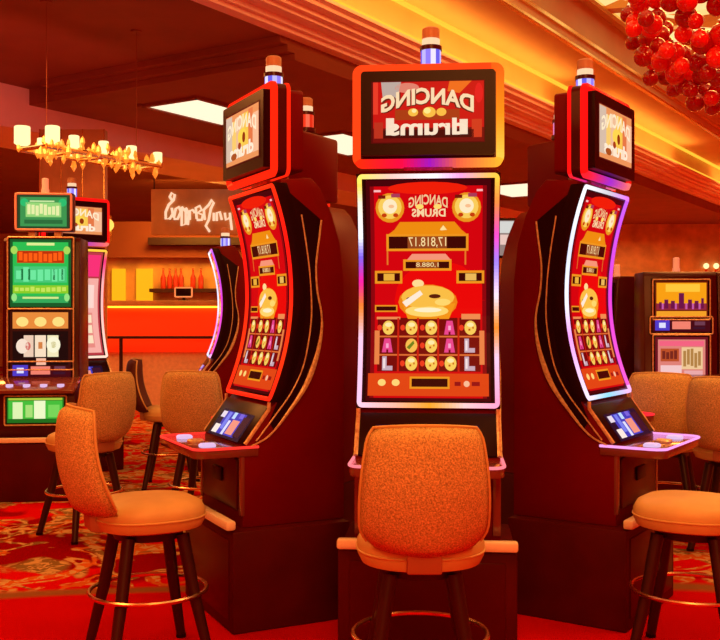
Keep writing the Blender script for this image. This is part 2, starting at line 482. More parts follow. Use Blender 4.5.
def led_cool(u, v):     # white and cyan to violet
    if v > .985: return lerp_stops((u + 1) / 2, [(0, (235, 235, 240)), (.5, (190, 190, 200)), (1, (215, 110, 235))])
    if v < .015: return lerp_stops((u + 1) / 2, [(0, (235, 215, 250)), (.4, (130, 205, 235)), (1, (240, 170, 230))])
    if u < 0: return lerp_stops(v, [(0, (250, 225, 250)), (.3, (235, 150, 240)), (.45, (235, 235, 255)), (.7, (210, 215, 245)), (1, (245, 245, 245))])
    return lerp_stops(v, [(0, (240, 90, 200)), (.5, (215, 60, 200)), (1, (190, 90, 235))])
def led_pink(u, v): return lerp_stops(v, [(0, (255, 205, 185)), (.7, (250, 165, 165)), (.9, (250, 50, 120)), (1, (255, 190, 60))])
def pink_art():
    a = Art(428.5, 290.5, 1 / 246.3)
    a.rect(366, 180, 491, 401, (190, 60, 70)); a.L = 1
    a.rect(370, 186, 487, 232, (250, 50, 120)); a.rect(370, 236, 487, 396, (250, 175, 165)); a.L = 2
    a.rect(380, 250, 478, 300, (255, 215, 205)); a.rect(384, 310, 474, 385, (235, 140, 130)); a.ell(428, 210, 30, 14, (255, 150, 180)); a.L = 3
    for i in range(9): a.rect(390 + 30 * (i % 3), 315 + 22 * (i // 3), 412 + 30 * (i % 3), 332 + 22 * (i // 3), (255, 225, 190))
    return a
def tled_main(u, v):
    if v < .03: return lerp_stops((u + 1) / 2, [(0, (235, 40, 10)), (.3, (230, 10, 60)), (.5, (150, 20, 170)), (.7, (220, 90, 60)), (1, (255, 170, 40))])
    if u > .9: return lerp_stops(v, [(0, (255, 190, 70)), (.5, (235, 130, 20)), (1, (245, 90, 20))])
    return (250, 62, 18)
def tled_red(u, v): return (250, 34, 10)
def tled_cool(u, v):
    if v < .03: return lerp_stops((u + 1) / 2, [(0, (245, 30, 40)), (.5, (150, 40, 190)), (1, (235, 110, 90))])
    return (240, 16, 14)

ART = {}
def shared(key, fn, name, parent, curve, loc, rx=0.0):
    if key not in ART:
        o = fn().build(name, parent, curve)
        ART[key] = o
    else:
        o = ART[key].copy(); C.objects.link(o); o.name = name; o.parent = parent
    o.location = loc; o.rotation_euler = (rx, 0, 0)
    return o

def curved_machine(label, loc, rz, led, tled, side=False, topper=True, art=('main', main_art), group='curved slot machines around the pod', deck_col=(255, 40, 50), lens=((150, 130, 255), (245, 235, 255), (110, 100, 240), (200, 190, 255))):
    t = thing('slot_machine', label, 'slot machine', loc, rz, group)
    b = MB(); b.bb(-.345, .345, -.215, .33, 0, .43); base = b.build('base', M_BASE, t, .008)
    b = MB(); b.bb(-.3, .3, -.22, -.213, .05, .39); b.build('access_panel', M_CABD, base, .003)
    b = MB(); b.bb(-.347, .347, -.245, -.2, .437, .477); b.build('foot_rail', M_RAIL, t, .01)
    # cabinet body
    prof = [(-.15, .43), (-.15, .74), (-.13, .79), (-.03, .925)]
    prof += [(ycurve(h) + .035, h) for h in (.98, 1.1, 1.25, 1.4, 1.55, 1.7, 1.85, 1.93)]
    prof += [(.17, 1.945), (.215, 1.90), (.27, 1.79), (.31, 1.66), (.328, 1.5), (.33, 1.3), (.33, .43)]
    b = MB(); b.prism(prof, -.285, .285); cab = b.build('cabinet', M_CAB, t, .006)
    b = MB(); b.bb(-.235, .235, -.162, -.148, .5, .72); door = b.build('front_door', M_CABD, t, .006)
    b = MB(); b.bb(-.06, .06, -.172, -.158, .6, .66); b.build('ticket_slot', M_BEZ, door, .004)
    # monitor
    hs = [.965 + (1.915 - .965) * i / 18 for i in range(19)]
    b = MB(); b.prism([(ycurve(h) - .004, h) for h in hs] + [(ycurve(h) + .06, h) for h in reversed(hs)], -.292, .292)
    mon = b.build('monitor', M_BEZ, t, .003)
    shared(*art, 'display', mon, lambda v: ycurve(v + 1.44) - .006, (0, 0, 1.44))
    led_loop('light_strip', t, .279, .975, 1.903, .012, lambda h: ycurve(h) - .008, .0105, led)
    # side trims: outer swoosh and inner edge, both sides
    outer = [(.215, 1.76), (.205, 1.68), (.19, 1.56), (.195, 1.45), (.215, 1.35), (.215, 1.26), (.19, 1.15), (.14, 1.03), (.06, .92), (-.03, .82), (-.12, .775)]
    inner = [(.12, 1.78), (.15, 1.6), (.165, 1.45), (.165, 1.3), (.13, 1.12), (.07, 1.0), (.0, .91), (-.09, .8)]
    def sm(pts, k=4):
        out = []
        for i in range(len(pts) - 1):
            p0 = pts[max(0, i - 1)]; p1 = pts[i]; p2 = pts[i + 1]; p3 = pts[min(len(pts) - 1, i + 2)]
            for j in range(k):
                u = j / k
                out.append(tuple(.5 * ((2 * p1[d]) + (-p0[d] + p2[d]) * u + (2 * p0[d] - 5 * p1[d] + 4 * p2[d] - p3[d]) * u * u + (-p0[d] + 3 * p1[d] - 3 * p2[d] + p3[d]) * u ** 3) for d in (0, 1)))
        return out + [pts[-1]]
    for sx in (-1, 1):
        o_, i_ = sm(outer), sm(inner)
        # glossy side wing between monitor and outer swoosh
        wing = [(ycurve(h) + .03, h) for h in (1.9, 1.75, 1.6, 1.45, 1.3, 1.15, 1.0)] + [(-.03, .88)] + [p for p in reversed(o_) if p[1] > .83]
        b = MB(); b.prism(wing, sx * .28, sx * .291); w = b.build('side_wing', M_BEZ, t)
        b = MB(); b.tube([(sx * .291, y, h) for y, h in o_], [.0045 + .009 * max(0, 1 - abs(h - 1.08) / .25) for y, h in o_], 6); b.build('side_trim', M_TRIM, w)
        b = MB(); b.tube([(sx * .291, y, h) for y, h in i_], .0035, 6); b.build('side_trim', M_TRIM, w)
        b = MB(); b.bb(sx * .27 - .016, sx * .27 + .016, -.158, -.14, .48, .76); b.build('corner_post', M_TRIM if False else M_DECK, t, .004)
    # button deck
    def deck_outline():
        pts = [(-.292, -.08), (-.292, -.30)]
        pts += [(-.292 + .05 * (1 - math.cos(a)), -.30 - .06 * math.sin(a)) for a in (PI / 8, PI / 4, 3 * PI / 8, PI / 2)]
        return pts + [(-x, y) for x, y in reversed(pts)]
    dk = deck_outline()
    b = MB(); n = len(dk)
    b.add([(x, y, .735) for x, y in dk] + [(x, y, .772) for x, y in dk], [list(range(n))[::-1], list(range(n, 2 * n))] + [(i, (i + 1) % n, n + (i + 1) % n, n + i) for i in range(n)])
    deck = b.build('button_deck', M_DECK, t, .004)
    b = MB(); b.tube([(x, y, .775) for x, y in dk], .006, 6, False, 0, [deck_col] * n); b.build('deck_light', M_LED, deck)
    for x in (-.17, .0, .17):
        b = MB(); b.lathe([(.035, 0), (.036, .008), (.03, .014)], 20, (x, -.27, .772), sq=3); b.build('button', M_BTN if x else M_TRIM, deck)
    # sloped button panel between deck and monitor
    ang = math.atan2(.155, .115)
    Mx = Matrix.Rotation(ang, 3, 'X')
    b = MB(); b.box((0, -.078, .862), (.545, .195, .02), Mx); pan = b.build('touch_panel', M_BEZ, t, .004)
    shared('panel', panel_art, 'display', pan, lambda v: 0.0, Vector((0, -.078, .862)) + Mx @ Vector((0, 0, .011)), ang - PI / 2)
    for sx in (-1, 1):
        b = MB(); b.tube([(sx * .281, -.138, .787), (sx * .281, -.03, .93), (sx * .281, ycurve(.97) - .01, .962)], .009, 6); b.build('panel_trim', M_TRIM, pan)
    if topper:
        b = MB(); b.bb(-.1, .1, .03, .14, 1.9, 1.99); b.build('topper_bracket', M_TRIM, t, .006)
        p = rrect(.298, 1.95, 2.348, .03)
        def slab(p, y0, y1):
            m = MB(); k = len(p)
            return m.add([(x, y0, z) for x, z in p] + [(x, y1, z) for x, z in p], [list(range(k)), list(range(2 * k - 1, k - 1, -1))] + [(i, k + i, k + (i + 1) % k, (i + 1) % k) for i in range(k)])
        top = slab(p, -.005, .055).build('topper', M_CABD, t)
        slab(rrect(.245, 1.975, 2.335, .02), .055, .15).build('rear_housing', M_CAB, top, .006)
        slab(rrect(.268, 1.982, 2.322, .012), -.05, -.004).build('bezel', M_BEZ, top)
        led_loop('light_strip', t, .29, 1.957, 2.34, .022, lambda h: -.008, .0185, tled)
        led_loop('rear_light_strip', t, .294, 1.955, 2.343, .022, lambda h: .056, .011, tled)
        shared('tside' if side else 'tmain', topper_art_side if side else topper_art, 'display', top, lambda v: -.0505, (0, 0, 2.155))
    z = 2.355 if topper else 1.94
    y = .10 if topper else .12
    b = MB(); b.lathe([(.052, -.012), (.052, .01), (.04, .012)], 20, (.01, y, z)); s = b.build('signal_light', M_CABD, t)
    b = MB()
    for k in range(12):
        a = 2 * PI * k / 12; cc = lens[k % 4]
        a2 = a + 2 * PI / 12
        p0 = [(.01 + .042 * math.cos(q), y + .042 * math.sin(q)) for q in (a, a2)]
        b.add([(p0[0][0], p0[0][1], z + .01), (p0[1][0], p0[1][1], z + .01), (p0[1][0], p0[1][1], z + .082), (p0[0][0], p0[0][1], z + .082)], [(0, 1, 2, 3)], 0, cc)
    b.build('lower_lens', M_SCREEN, s)
    b = MB(); b.lathe([(.046, .082), (.046, .1)], 20, (.01, y, z)); b.build('collar', M_CABD, s)
    b = MB(); b.lathe([(.037, .1), (.037, .13)], 20, (.01, y, z)); b.build('upper_lens', glow('lens_white', (255, 215, 170), 1.0), s)
    b = MB(); b.lathe([(.036, .13), (.036, .172), (.028, .178)], 20, (.01, y, z)); b.build('cap', pmat('cap_brown', (.55, .3, .2), .4), s)
    return t

# ------------------------------------------------------------------ upright slot machine
def glyph_row(a, x0, x1, y0, y1, n, c, seed):
    """illegible blurred symbols: small blocks of uneven height"""
    rr = random.Random(seed); w = (x1 - x0) / n
    for i in range(n):
        k = rr.uniform(0, .25) * (y1 - y0)
        a.rect(x0 + i * w + w * .08, y0 + k, x0 + i * w + w * .85, y1 - rr.uniform(0, .2) * (y1 - y0), c)
def green_topper():
    a = Art(0, 0, .01); a.rect(-19, -13, 19, 13, (40, 70, 40)); a.L = 1
    a.rect(-17, -11, 17, 11, (60, 150, 80)); a.L = 2
    a.rect(-13, -7, 13, 4, (150, 215, 120)); a.ell(-14, -7, 3, 3, (40, 190, 110)); a.ell(14, -7, 3, 3, (40, 190, 110)); a.rect(-14, 6, 14, 9, (40, 110, 60)); a.L = 3
    glyph_row(a, -12, 12, -6, 3, 8, (235, 240, 170), 3); a.rect(-10, -8.4, 8, -7.4, (210, 240, 170))
    return a
def green_main():
    a = Art(0, 0, .01); a.rect(-22, -25, 22, 25, (20, 90, 40)); a.L = 1
    a.rect(-20, -23, 20, 22, (40, 190, 80)); a.L = 2
    a.rect(-10, -22.5, 10, -20.5, (225, 240, 150)); a.rect(-17, -16.5, 17, -7.5, (190, 50, 10)); a.rect(-19, -5, 19, 7, (70, 200, 120)); a.rect(-20, 9, 20, 15, (140, 205, 40)); a.rect(-20, 17, 20, 22, (50, 170, 90)); a.L = 3
    glyph_row(a, -16, 16, -16, -8, 9, (255, 95, 20), 1); glyph_row(a, -18, 18, -4.5, 6.5, 7, (110, 235, 160), 2); glyph_row(a, -19, 19, 10, 14, 10, (200, 230, 90), 5)
    a.rect(-13, 17.5, 13, 19, (215, 235, 140)); a.ell(-19, -17, 2.5, 3, (170, 220, 90)); a.ell(19, -17, 2.5, 3, (170, 220, 90)); a.ell(-19, 18, 2, 3, (150, 230, 130)); a.ell(19, 18, 2, 3, (150, 230, 130))
    for x in (-14, -9, 9, 15): a.rect(x, -3, x + 1.4, 5, (20, 110, 60))
    return a
def reel_art():
    a = Art(0, 0, .01); a.rect(-22, -21, 22, 21, (60, 16, 8)); a.L = 1
    a.rect(-20, -20, 20, -8, (235, 140, 60)); a.rect(-20, -6, 20, 19, (30, 12, 10)); a.L = 2
    for x in (-13, 0, 13): a.ell(x, -13, 4.4, 3.6, (255, 225, 130)); 
    a.rect(-12, -3, -5, 13, (240, 205, 180)); a.rect(-4, -3, 4, 13, (250, 225, 195)); a.rect(5, -3, 13, 13, (245, 235, 190)); a.L = 3
    a.ell(-13, 5, 4.5, 5.5, (250, 225, 205)); a.ell(9.4, 4, 5, 6, (252, 248, 215)); a.ell(-9, 5, 2, 3, (215, 110, 100)); a.rect(-1.5, 2, 1.5, 7, (215, 130, 70)); a.ell(9.4, 4, 2, 2.6, (210, 200, 140))
    a.rect(-3, 14, 4, 19, (250, 190, 160))
    return a
def strip_art():
    a = Art(0, 0, .01); a.rect(-22, -5, 22, 5, (70, 10, 20)); a.L = 1
    a.rect(-20, -4, -9, 4, (80, 60, 200)); a.rect(-7, -3, 7, 3, (245, 130, 110)); a.rect(10, -3, 18, 0, (110, 60, 80)); a.rect(9, 1, 18, 3, (60, 20, 40)); a.L = 2
    a.rect(-17, -2, -12, 2, (225, 225, 255))
    return a
def belly_art():
    a = Art(0, 0, .01); a.rect(-20, -9, 20, 9, (30, 110, 30)); a.L = 1
    a.rect(-19, -7, 19, 6, (70, 190, 60)); a.rect(-19, -9, 19, -7.4, (170, 200, 60)); a.L = 2
    a.rect(-16, -6, -9, 6, (225, 245, 180)); a.rect(-7, -4, -2, 5, (170, 225, 120)); a.rect(-1, -7, 7, 6, (240, 250, 200)); a.rect(9, -4, 17, 5, (120, 215, 90))
    return a
def gold_scene():
    a = Art(0, 0, .01); a.rect(-20, -14, 20, 14, (120, 30, 10)); a.L = 1
    a.rect(-19, -13, 19, 3, (250, 160, 20)); a.rect(-19, 3, 19, 8, (150, 40, 60)); a.rect(-19, 9, 19, 13, (245, 160, 40)); a.L = 2
    a.rect(-12, -12, 14, -6, (255, 200, 60)); 
    for x, w, h in ((-17, 2, 4), (-13, 3, 6), (-8, 3, 5), (-2, 4, 11), (5, 3, 6), (10, 3, 5), (15, 2, 7)): a.rect(x, 6 - h, x + w, 7, (110, 20, 70))
    for x in (-15, -5, 3, 8, 13): a.rect(x, 3, x + 1.5, 7.5, (200, 90, 170))
    return a
def pale_game():
    a = Art(0, 0, .01); a.rect(-20, -17, 20, 17, (110, 20, 30)); a.L = 1
    a.rect(-18, -15, 18, 15, (225, 130, 120)); a.L = 2
    a.rect(-17, -14, 17, -10, (245, 100, 130)); a.rect(-16, -8, -2, 2, (190, 80, 40)); a.rect(0, -9, 16, 8, (240, 200, 150)); a.rect(-16, 5, 0, 12, (245, 200, 200)); a.rect(2, 9, 16, 13, (235, 170, 170)); a.L = 3
    glyph_row(a, 1, 15, -8, 7, 5, (180, 130, 70), 9); glyph_row(a, -15, -3, -7, 1, 4, (120, 40, 30), 11)
    return a
def upright_machine(label, loc, rz, arts, topper, group, H=1.93, bw=.37):
    """arts: list of (artwork function, key, centre height)"""
    t = thing('slot_machine', label, 'slot machine', loc, rz, group)
    b = MB(); b.bb(-bw, bw, -.28, .4, 0, .42); b.build('base', M_BASE, t, .01)
    b = MB(); b.bb(-bw + .05, bw - .05, -.3, -.26, .425, .46); b.build('foot_rail', M_RAIL, t, .006)
    prof = [(-.2, .42), (-.2, .79), (-.03, .86), (-.03, 1.15), (-.0, H - .03), (.03, H), (.36, H), (.38, .42)]
    b = MB(); b.prism(prof, -.28, .28); cab = b.build('cabinet', M_CABD, t, .01)
    b = MB(); b.prism([(-.3, .775), (-.3, .805), (-.03, .885), (-.03, .84)], -.285, .285); deck = b.build('button_deck', M_DECK, t, .006)
    for x in (-.18, -.06, .06, .18):
        b = MB(); b.lathe([(.026, 0), (.026, .03)], 16, (x, -.23, .81)); b.build('button', M_BTN, deck)
    for fn, key, z in arts:
        y = -.205 if z < .76 else (-.036 if z < 1.2 else -.03)
        tmp = fn(); hh = max(abs(p[1]) for q in tmp.p for p in q[0]) * .01; hw = max(abs(p[0]) for q in tmp.p for p in q[0]) * .01
        b = MB(); b.bb(-hw - .025, hw + .025, y - .012, y + .04, z - hh - .022, z + hh + .022); scr = b.build('screen', M_BEZ, t, .004)
        shared(key, fn, 'display', scr, lambda v: 0.0, (0, y - .013, z))
        b = MB(); b.tube([(x, y - .013, z + zz) for x, zz in rrect(hw + .018, -hh - .016, hh + .016, .01, 3)], .006, 6, True); b.build('frame', M_TRIM, scr)
    if topper:
        for sx in (-.095, .095):
            b = MB(); b.bb(sx - .025, sx + .025, .1, .16, H - .02, H + .06); b.build('topper_bracket', M_TRIM, t)
        b = MB(); b.bb(-.215, .215, .06, .18, H + .05, H + .34); tp = b.build('topper', M_CABD, t, .01)
        shared(topper[1], topper[0], 'display', tp, lambda v: 0.0, (0, .058, H + .195))
        b = MB(); b.tube([(x, .057, H + .195 + zz) for x, zz in rrect(.203, -.135, .135, .015, 3)], .009, 6, True); b.build('frame', pmat('frame_pink', (.85, .4, .3), .4, emit=lin((200, 90, 60)), es=.4), tp)
    zc = H + (.34 if topper else 0)
    b = MB(); b.lathe([(.03, -.01), (.03, .03), (.025, .03), (.025, .11), (.015, .115)], 14, (0, .12, zc)); b.build('signal_light', pmat('lens_dim', (.8, .5, .4), .4, emit=lin((235, 150, 110)), es=.5), t)
    return t

# ------------------------------------------------------------------ casino chair (faces local +y)
def make_chair(label):
    t = thing('casino_chair', label, 'chair', group='swivel chairs at the slot machines')
    # backrest
    nu, nv = 18, 18
    def bp(u, v, s):
        z = .585 + .403 * v
        w = .2 + .008 * math.sin(PI * min(1, v * 1.1)) - .022 * v * v
        if v > .88: w *= 1 - .10 * ((v - .88) / .12) ** 2
        if v < .22: w *= 1 - .26 * ((.22 - v) / .22) ** 2
        yc = -.232 - .055 * v - .035 * math.sin(PI * v)
        th = .032 * (max(0, 1 - abs(u) ** 5)) ** .5 * (max(0, 1 - abs(2 * v - 1) ** 8)) ** .5
        return (u * w, yc + (.10 - .04 * v) * u * u + s * th, z + .012 * (1 - u * u) * v)
    b = MB(); idx = {}
    vs = []; fs = []
    for s in (1, -1):
        for j in range(nv + 1):
            for i in range(nu + 1):
                idx[(s, i, j)] = len(vs); vs.append(bp(-1 + 2 * i / nu, j / nv, s))
    for s in (1, -1):
        for j in range(nv):
            for i in range(nu):
                q = [idx[(s, i, j)], idx[(s, i + 1, j)], idx[(s, i + 1, j + 1)], idx[(s, i, j + 1)]]
                fs.append(q[::-1] if s > 0 else q)
    b.add(vs, fs); back = b.build('backrest', M_FAB, t)
    bm = bmesh.new(); bm.from_mesh(back.data); bmesh.ops.remove_doubles(bm, verts=bm.verts, dist=1e-4); bmesh.ops.recalc_face_normals(bm, faces=bm.faces); bm.to_mesh(back.data); bm.free()
    for p in back.data.polygons: p.use_smooth = True
    edge = [bp(-1, j / 24, 0) for j in range(2, 24)] + [bp(-1 + 2 * i / 24, 1, 0) for i in range(25)] + [bp(1, j / 24, 0) for j in range(23, 1, -1)]
    b = MB(); b.tube(edge, .0055, 6); b.build('piping', M_VINYL, back)
    # seat
    b = MB(); b.lathe([(.05, .515), (.17, .515), (.2, .525), (.212, .55), (.213, .585), (.2, .61), (.17, .625), (.1, .634), (.002, .636)], 40, (0, .02, 0), sq=2.5); seat = b.build('seat', M_VINYL, t)
    q = [(.2135 * (abs(math.cos(a)) ** 2.5 + abs(math.sin(a)) ** 2.5) ** (-.4) * math.cos(a), .02 + .2135 * (abs(math.cos(a)) ** 2.5 + abs(math.sin(a)) ** 2.5) ** (-.4) * math.sin(a), .565) for a in [2 * PI * k / 40 for k in range(40)]]
    b = MB(); b.tube(q, .004, 6, True); b.build('piping', M_VINYL, seat)
    b = MB(); b.prism([(-.17, .515), (-.215, .525), (-.225, .62), (-.205, .62), (-.19, .56), (-.16, .54)], -.055, .055); b.build('back_bracket', pmat('bracket_cover', (.45, .2, .11), .5), t, .006)
    b = MB(); b.lathe([(.13, .478), (.135, .485), (.135, .505), (.1, .52)], 24, (0, .02, 0)); b.build('swivel_plate', M_LEG, t)
    for sx in (-1, 1):
        for sy in (-1, 1):
            b = MB(); b.tube([(sx * .105, .02 + sy * .105, .495), (sx * .14, .02 + sy * .14, .27), (sx * .19, .02 + sy * .19, .012)], [.026, .024, .019], 10); leg = b.build('leg', M_LEG, t)
            b = MB(); b.lathe([(.021, 0), (.021, .016)], 12, (sx * .191, .02 + sy * .191, 0)); b.build('glide', M_BEZ, leg)
    b = MB(); b.tube([(.226 * math.cos(a), .02 + .226 * math.sin(a), .27) for a in [2 * PI * k / 48 for k in range(48)]], .0085, 8, True); b.build('foot_ring', M_BRASS, t)
    return t

# ================================================================== THE ROOM
D = Vector((.539, .842)); NV = Vector((.842, -.539))
def T(o, t, h): return (NV.x * o + D.x * t, NV.y * o + D.y * t, EYE + h)
def beam(mb, prof, t0, t1, mi=0):           # profile of (o, h) swept along the ceiling direction
    return mb.prism(prof, t0, t1, mi, lambda t, o, h: T(o, t, h))

b = MB(); b.bb(-14, 16, -5, 30, -.05, 0); struct('floor', b, carpet())
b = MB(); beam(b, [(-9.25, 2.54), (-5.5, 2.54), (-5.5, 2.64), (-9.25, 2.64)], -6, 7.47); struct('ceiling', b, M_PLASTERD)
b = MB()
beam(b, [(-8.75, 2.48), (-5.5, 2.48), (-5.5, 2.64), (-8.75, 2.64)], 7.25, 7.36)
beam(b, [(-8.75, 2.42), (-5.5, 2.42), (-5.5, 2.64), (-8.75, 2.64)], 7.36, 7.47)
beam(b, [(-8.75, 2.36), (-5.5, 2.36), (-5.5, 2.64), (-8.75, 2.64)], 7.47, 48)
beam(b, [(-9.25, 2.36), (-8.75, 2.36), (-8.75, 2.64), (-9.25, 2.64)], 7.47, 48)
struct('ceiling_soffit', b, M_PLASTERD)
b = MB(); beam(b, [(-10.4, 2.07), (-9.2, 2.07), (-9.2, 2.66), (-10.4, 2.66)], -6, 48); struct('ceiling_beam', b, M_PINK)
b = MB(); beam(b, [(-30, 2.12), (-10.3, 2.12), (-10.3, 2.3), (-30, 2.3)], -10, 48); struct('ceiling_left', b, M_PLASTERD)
b = MB()
beam(b, [(-5.5, 2.54), (-5.38, 2.54), (-5.38, 2.58), (-5.33, 2.58), (-5.33, 2.63), (-5.2, 2.63), (-5.2, 2.665), (-5.14, 2.665), (-5.14, 2.71), (-5.04, 2.71), (-5.04, 2.75), (-4.97, 2.75), (-4.97, 2.78), (-5.5, 2.78)], -6, 48)
struct('trim_1', b, M_PINK)
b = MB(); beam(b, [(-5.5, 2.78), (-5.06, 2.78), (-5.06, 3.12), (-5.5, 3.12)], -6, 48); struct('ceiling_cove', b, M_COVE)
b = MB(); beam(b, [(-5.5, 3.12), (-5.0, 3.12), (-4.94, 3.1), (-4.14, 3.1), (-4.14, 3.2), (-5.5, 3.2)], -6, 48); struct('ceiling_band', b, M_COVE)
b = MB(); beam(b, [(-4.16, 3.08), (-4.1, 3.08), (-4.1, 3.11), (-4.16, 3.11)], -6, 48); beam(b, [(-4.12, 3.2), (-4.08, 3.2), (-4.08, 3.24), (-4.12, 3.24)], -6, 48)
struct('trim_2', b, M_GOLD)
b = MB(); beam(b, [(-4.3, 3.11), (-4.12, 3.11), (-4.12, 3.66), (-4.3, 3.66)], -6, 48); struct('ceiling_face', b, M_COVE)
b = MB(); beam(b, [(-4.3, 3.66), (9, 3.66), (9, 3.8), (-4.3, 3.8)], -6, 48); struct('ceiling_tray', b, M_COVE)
M_COVELED = glow('cove_led', (255, 180, 50), 1.3)
b = MB(); beam(b, [(-5.02, 2.781), (-4.975, 2.781), (-4.975, 2.81), (-5.02, 2.81)], -6, 48); tag(struct('trim_3', b, M_COVELED), None)
b = MB(); beam(b, [(-5.0, 3.07), (-4.95, 3.07), (-4.95, 3.1), (-5.0, 3.1)], -6, 48); struct('trim_4', b, M_COVELED)
b = MB(); b.bb(-14, 16, 26, 26.2, 0, 4.2); struct('wall_back', b, M_WOOD)

# white luminous panels in the soffit
def panel(t0, t1, o0, o1, label):
    g = thing('ceiling_light', label, 'ceiling light', T((o0 + o1) / 2, (t0 + t1) / 2, 2.35), math.atan2(D.y, D.x), 'white luminous panels in the soffit')
    lx, ly = t1 - t0, o1 - o0
    b = MB(); b.bb(-lx / 2, lx / 2, -ly / 2, ly / 2, -.004, .006); b.build('diffuser', M_PANEL, g)
    b = MB()
    for s in (-1, 1):
        b.bb(-lx / 2 - .06, lx / 2 + .06, s * ly / 2 - .03, s * ly / 2 + .03, -.02, .01); b.bb(s * lx / 2 - .03, s * lx / 2 + .03, -ly / 2, ly / 2, -.02, .01)
    b.build('frame', M_PLASTERD, g)
panel(8.15, 9.5, -8.12, -7.3, 'white luminous ceiling panel above the left curved slot machine')
panel(10.7, 12.3, -8.1, -7.1, 'white luminous ceiling panel seen between left and centre slot machine toppers')
panel(16.5, 18.4, -8.2, -7.0, 'white luminous ceiling panel right of the centre slot machine screen')
panel(31, 35, -8.4, -7.2, 'far white luminous ceiling panel above the dark slots at right')

# wood clad column on the left
b = MB(); c = P(72, 315, 11.2); b.bb(c.x - .36, c.x + .36, 11.2, 11.35, 0, 3.42)
for x in (-.36, -.12, .12, .36): b.bb(c.x + x - .006, c.x + x + .006, 11.19, 11.2, 0, 3.42, 1)
struct('column', b, [M_WOOD, M_GOLD])

# ================================================================== POD OF CURVED SLOT MACHINES
CX = .276
curved_machine('curved slot machine facing the camera, rainbow light edging, behind the centre chair', (CX, 4.06, 0), R(-5), led_rainbow, tled_main, deck_col=(250, 120, 130))
curved_machine('curved slot machine turned left with all red light edging', (-.493, 4.585, 0), R(-63.5), led_red, tled_red, True, deck_col=(250, 50, 40))
curved_machine('curved slot machine turned right with white and violet light edging', (1.13, 4.61, 0), R(56.5), led_cool, tled_cool, True, deck_col=(235, 150, 220))
curved_machine('back of a slot machine hidden behind the red-edged left one', (-.378, 5.56, 0), R(-120), led_red, tled_red, True, lens=((255, 60, 30), (255, 110, 80), (235, 50, 25), (250, 80, 50)))
curved_machine('back of a slot machine hidden behind the violet-edged right one', (1.238, 5.76, 0), R(120), led_red, tled_red, True, lens=((255, 150, 190), (255, 225, 240), (235, 130, 190), (250, 190, 220)))

# ================================================================== OTHER SLOT MACHINES
upright_machine('upright slot machine with green screens and a green topper', (-2.37, 7.45, 0), R(6),
    [(green_main, 'gmain', 1.65), (reel_art, 'reel', 1.16), (strip_art, 'strip', .93), (belly_art, 'belly', .65)], (green_topper, 'gtop'), 'slot machines at the left', 1.92)
curved_machine('curved slot machine edge-on with a pale pink screen, beside the wood column', (-2.45, 8.62, 0), R(40), led_pink, tled_cool, True, art=('pink', pink_art), group='slot machines at the left')
curved_machine('low slot machine with pink and blue edge behind the red-edged machine', (-1.32, 8.9, 0), R(-79), led_cool, tled_red, True, topper=False, group='slot machines at the left')
for k, (px, lab) in enumerate(((680, 'upright slot machine with an orange screen over a pale screen'), (593, 'dark upright slot machine beside the violet-edged curved machine'), (754, 'dark upright slot machine at the right edge of the photo'))):
    upright_machine(lab, (2.2 if k == 1 else (px - 360) * .0078, 9.0 if k == 1 else 7.8, 0), R(-80 if k == 1 else -4), [(gold_scene, 'gold', 1.46), (strip_art, 'strip', 1.26), (pale_game, 'pale', 1.0)], None, 'slot machines at the right', 1.68, .27)

# ================================================================== CHAIRS
ch = make_chair('beige chair seen from behind, in front of the centre slot machine')
ch.location = (.203, 3.35, 0)
G = 'swivel chairs at the slot machines'
def face(x, y): return math.atan2(-x, y)
dup(ch, (-.845, 3.9, 0), face(.89, .46), 'large beige chair side-on at the left, brass foot ring on bare red carpet', G)
dup(ch, (1.31, 3.9, 0), face(-.88, .46), 'beige chair cut off by the lower right edge', G)
dup(ch, (-1.67, 6.1, 0), face(-.75, .66), 'beige chair in front of the green-screened slot machine', G)
dup(ch, (-.99, 6.35, 0), face(.2, .98), 'beige chair just left of the red-edged slot machine', G)
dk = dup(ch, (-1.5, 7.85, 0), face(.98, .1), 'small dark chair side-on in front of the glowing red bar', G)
M_FAB_SHADE = pmat('chair_fabric_shaded', (.09, .02, .015), .7, noise=.2, nscale=150)  # dark tone puts the shade of a turned-away backrest into the fabric colour
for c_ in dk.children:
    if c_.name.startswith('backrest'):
        c_.material_slots[0].link = 'OBJECT'; c_.material_slots[0].material = M_FAB_SHADE; c_['label'] = 'dark brown backrest'
dup(ch, (1.88, 6.15, 0), face(.4, .92), 'beige chair behind the right curved machine, below the pale screen', G)
dup(ch, (2.13, 5.72, 0), face(.55, .83), 'beige chair back cut off by the right edge, below dark slots', G)

# ================================================================== BAR
bar = thing('bar_counter', 'bar counter with a glowing red front at the back left', 'bar', (-2.9, 14, 0))
b = MB(); b.bb(-2, 1.6, .05, .7, 0, .82); b.build('plinth', pmat('plinth_tan', (.85, .6, .4), .5, noise=.1), bar)
b = MB(); b.bb(-2, 1.6, 0, .05, .82, 1.44); b.build('front_panel', pmat('backlit_red', (.6, .12, .02), .5, emit=lin((240, 14, 2)), es=.75), bar)
b = MB(); b.bb(-2.05, 1.65, -.16, .75, 1.47, 1.54); b.build('countertop', M_WOOD, bar, .01)
b = MB(); b.bb(-2, 1.6, -.06, .0, 1.44, 1.465); b.build('light_strip', glow('bar_led', (255, 170, 40), 3.2), bar)
b = MB(); b.tube([(-2, -.15, 1.03), (1.6, -.15, 1.03)], .02, 8)
for x in (-1.7, -.41, 1.0): b.tube([(x, -.15, 1.03), (x, -.15, 0)], .025, 8)
b.build('foot_rail', M_LEG, bar)

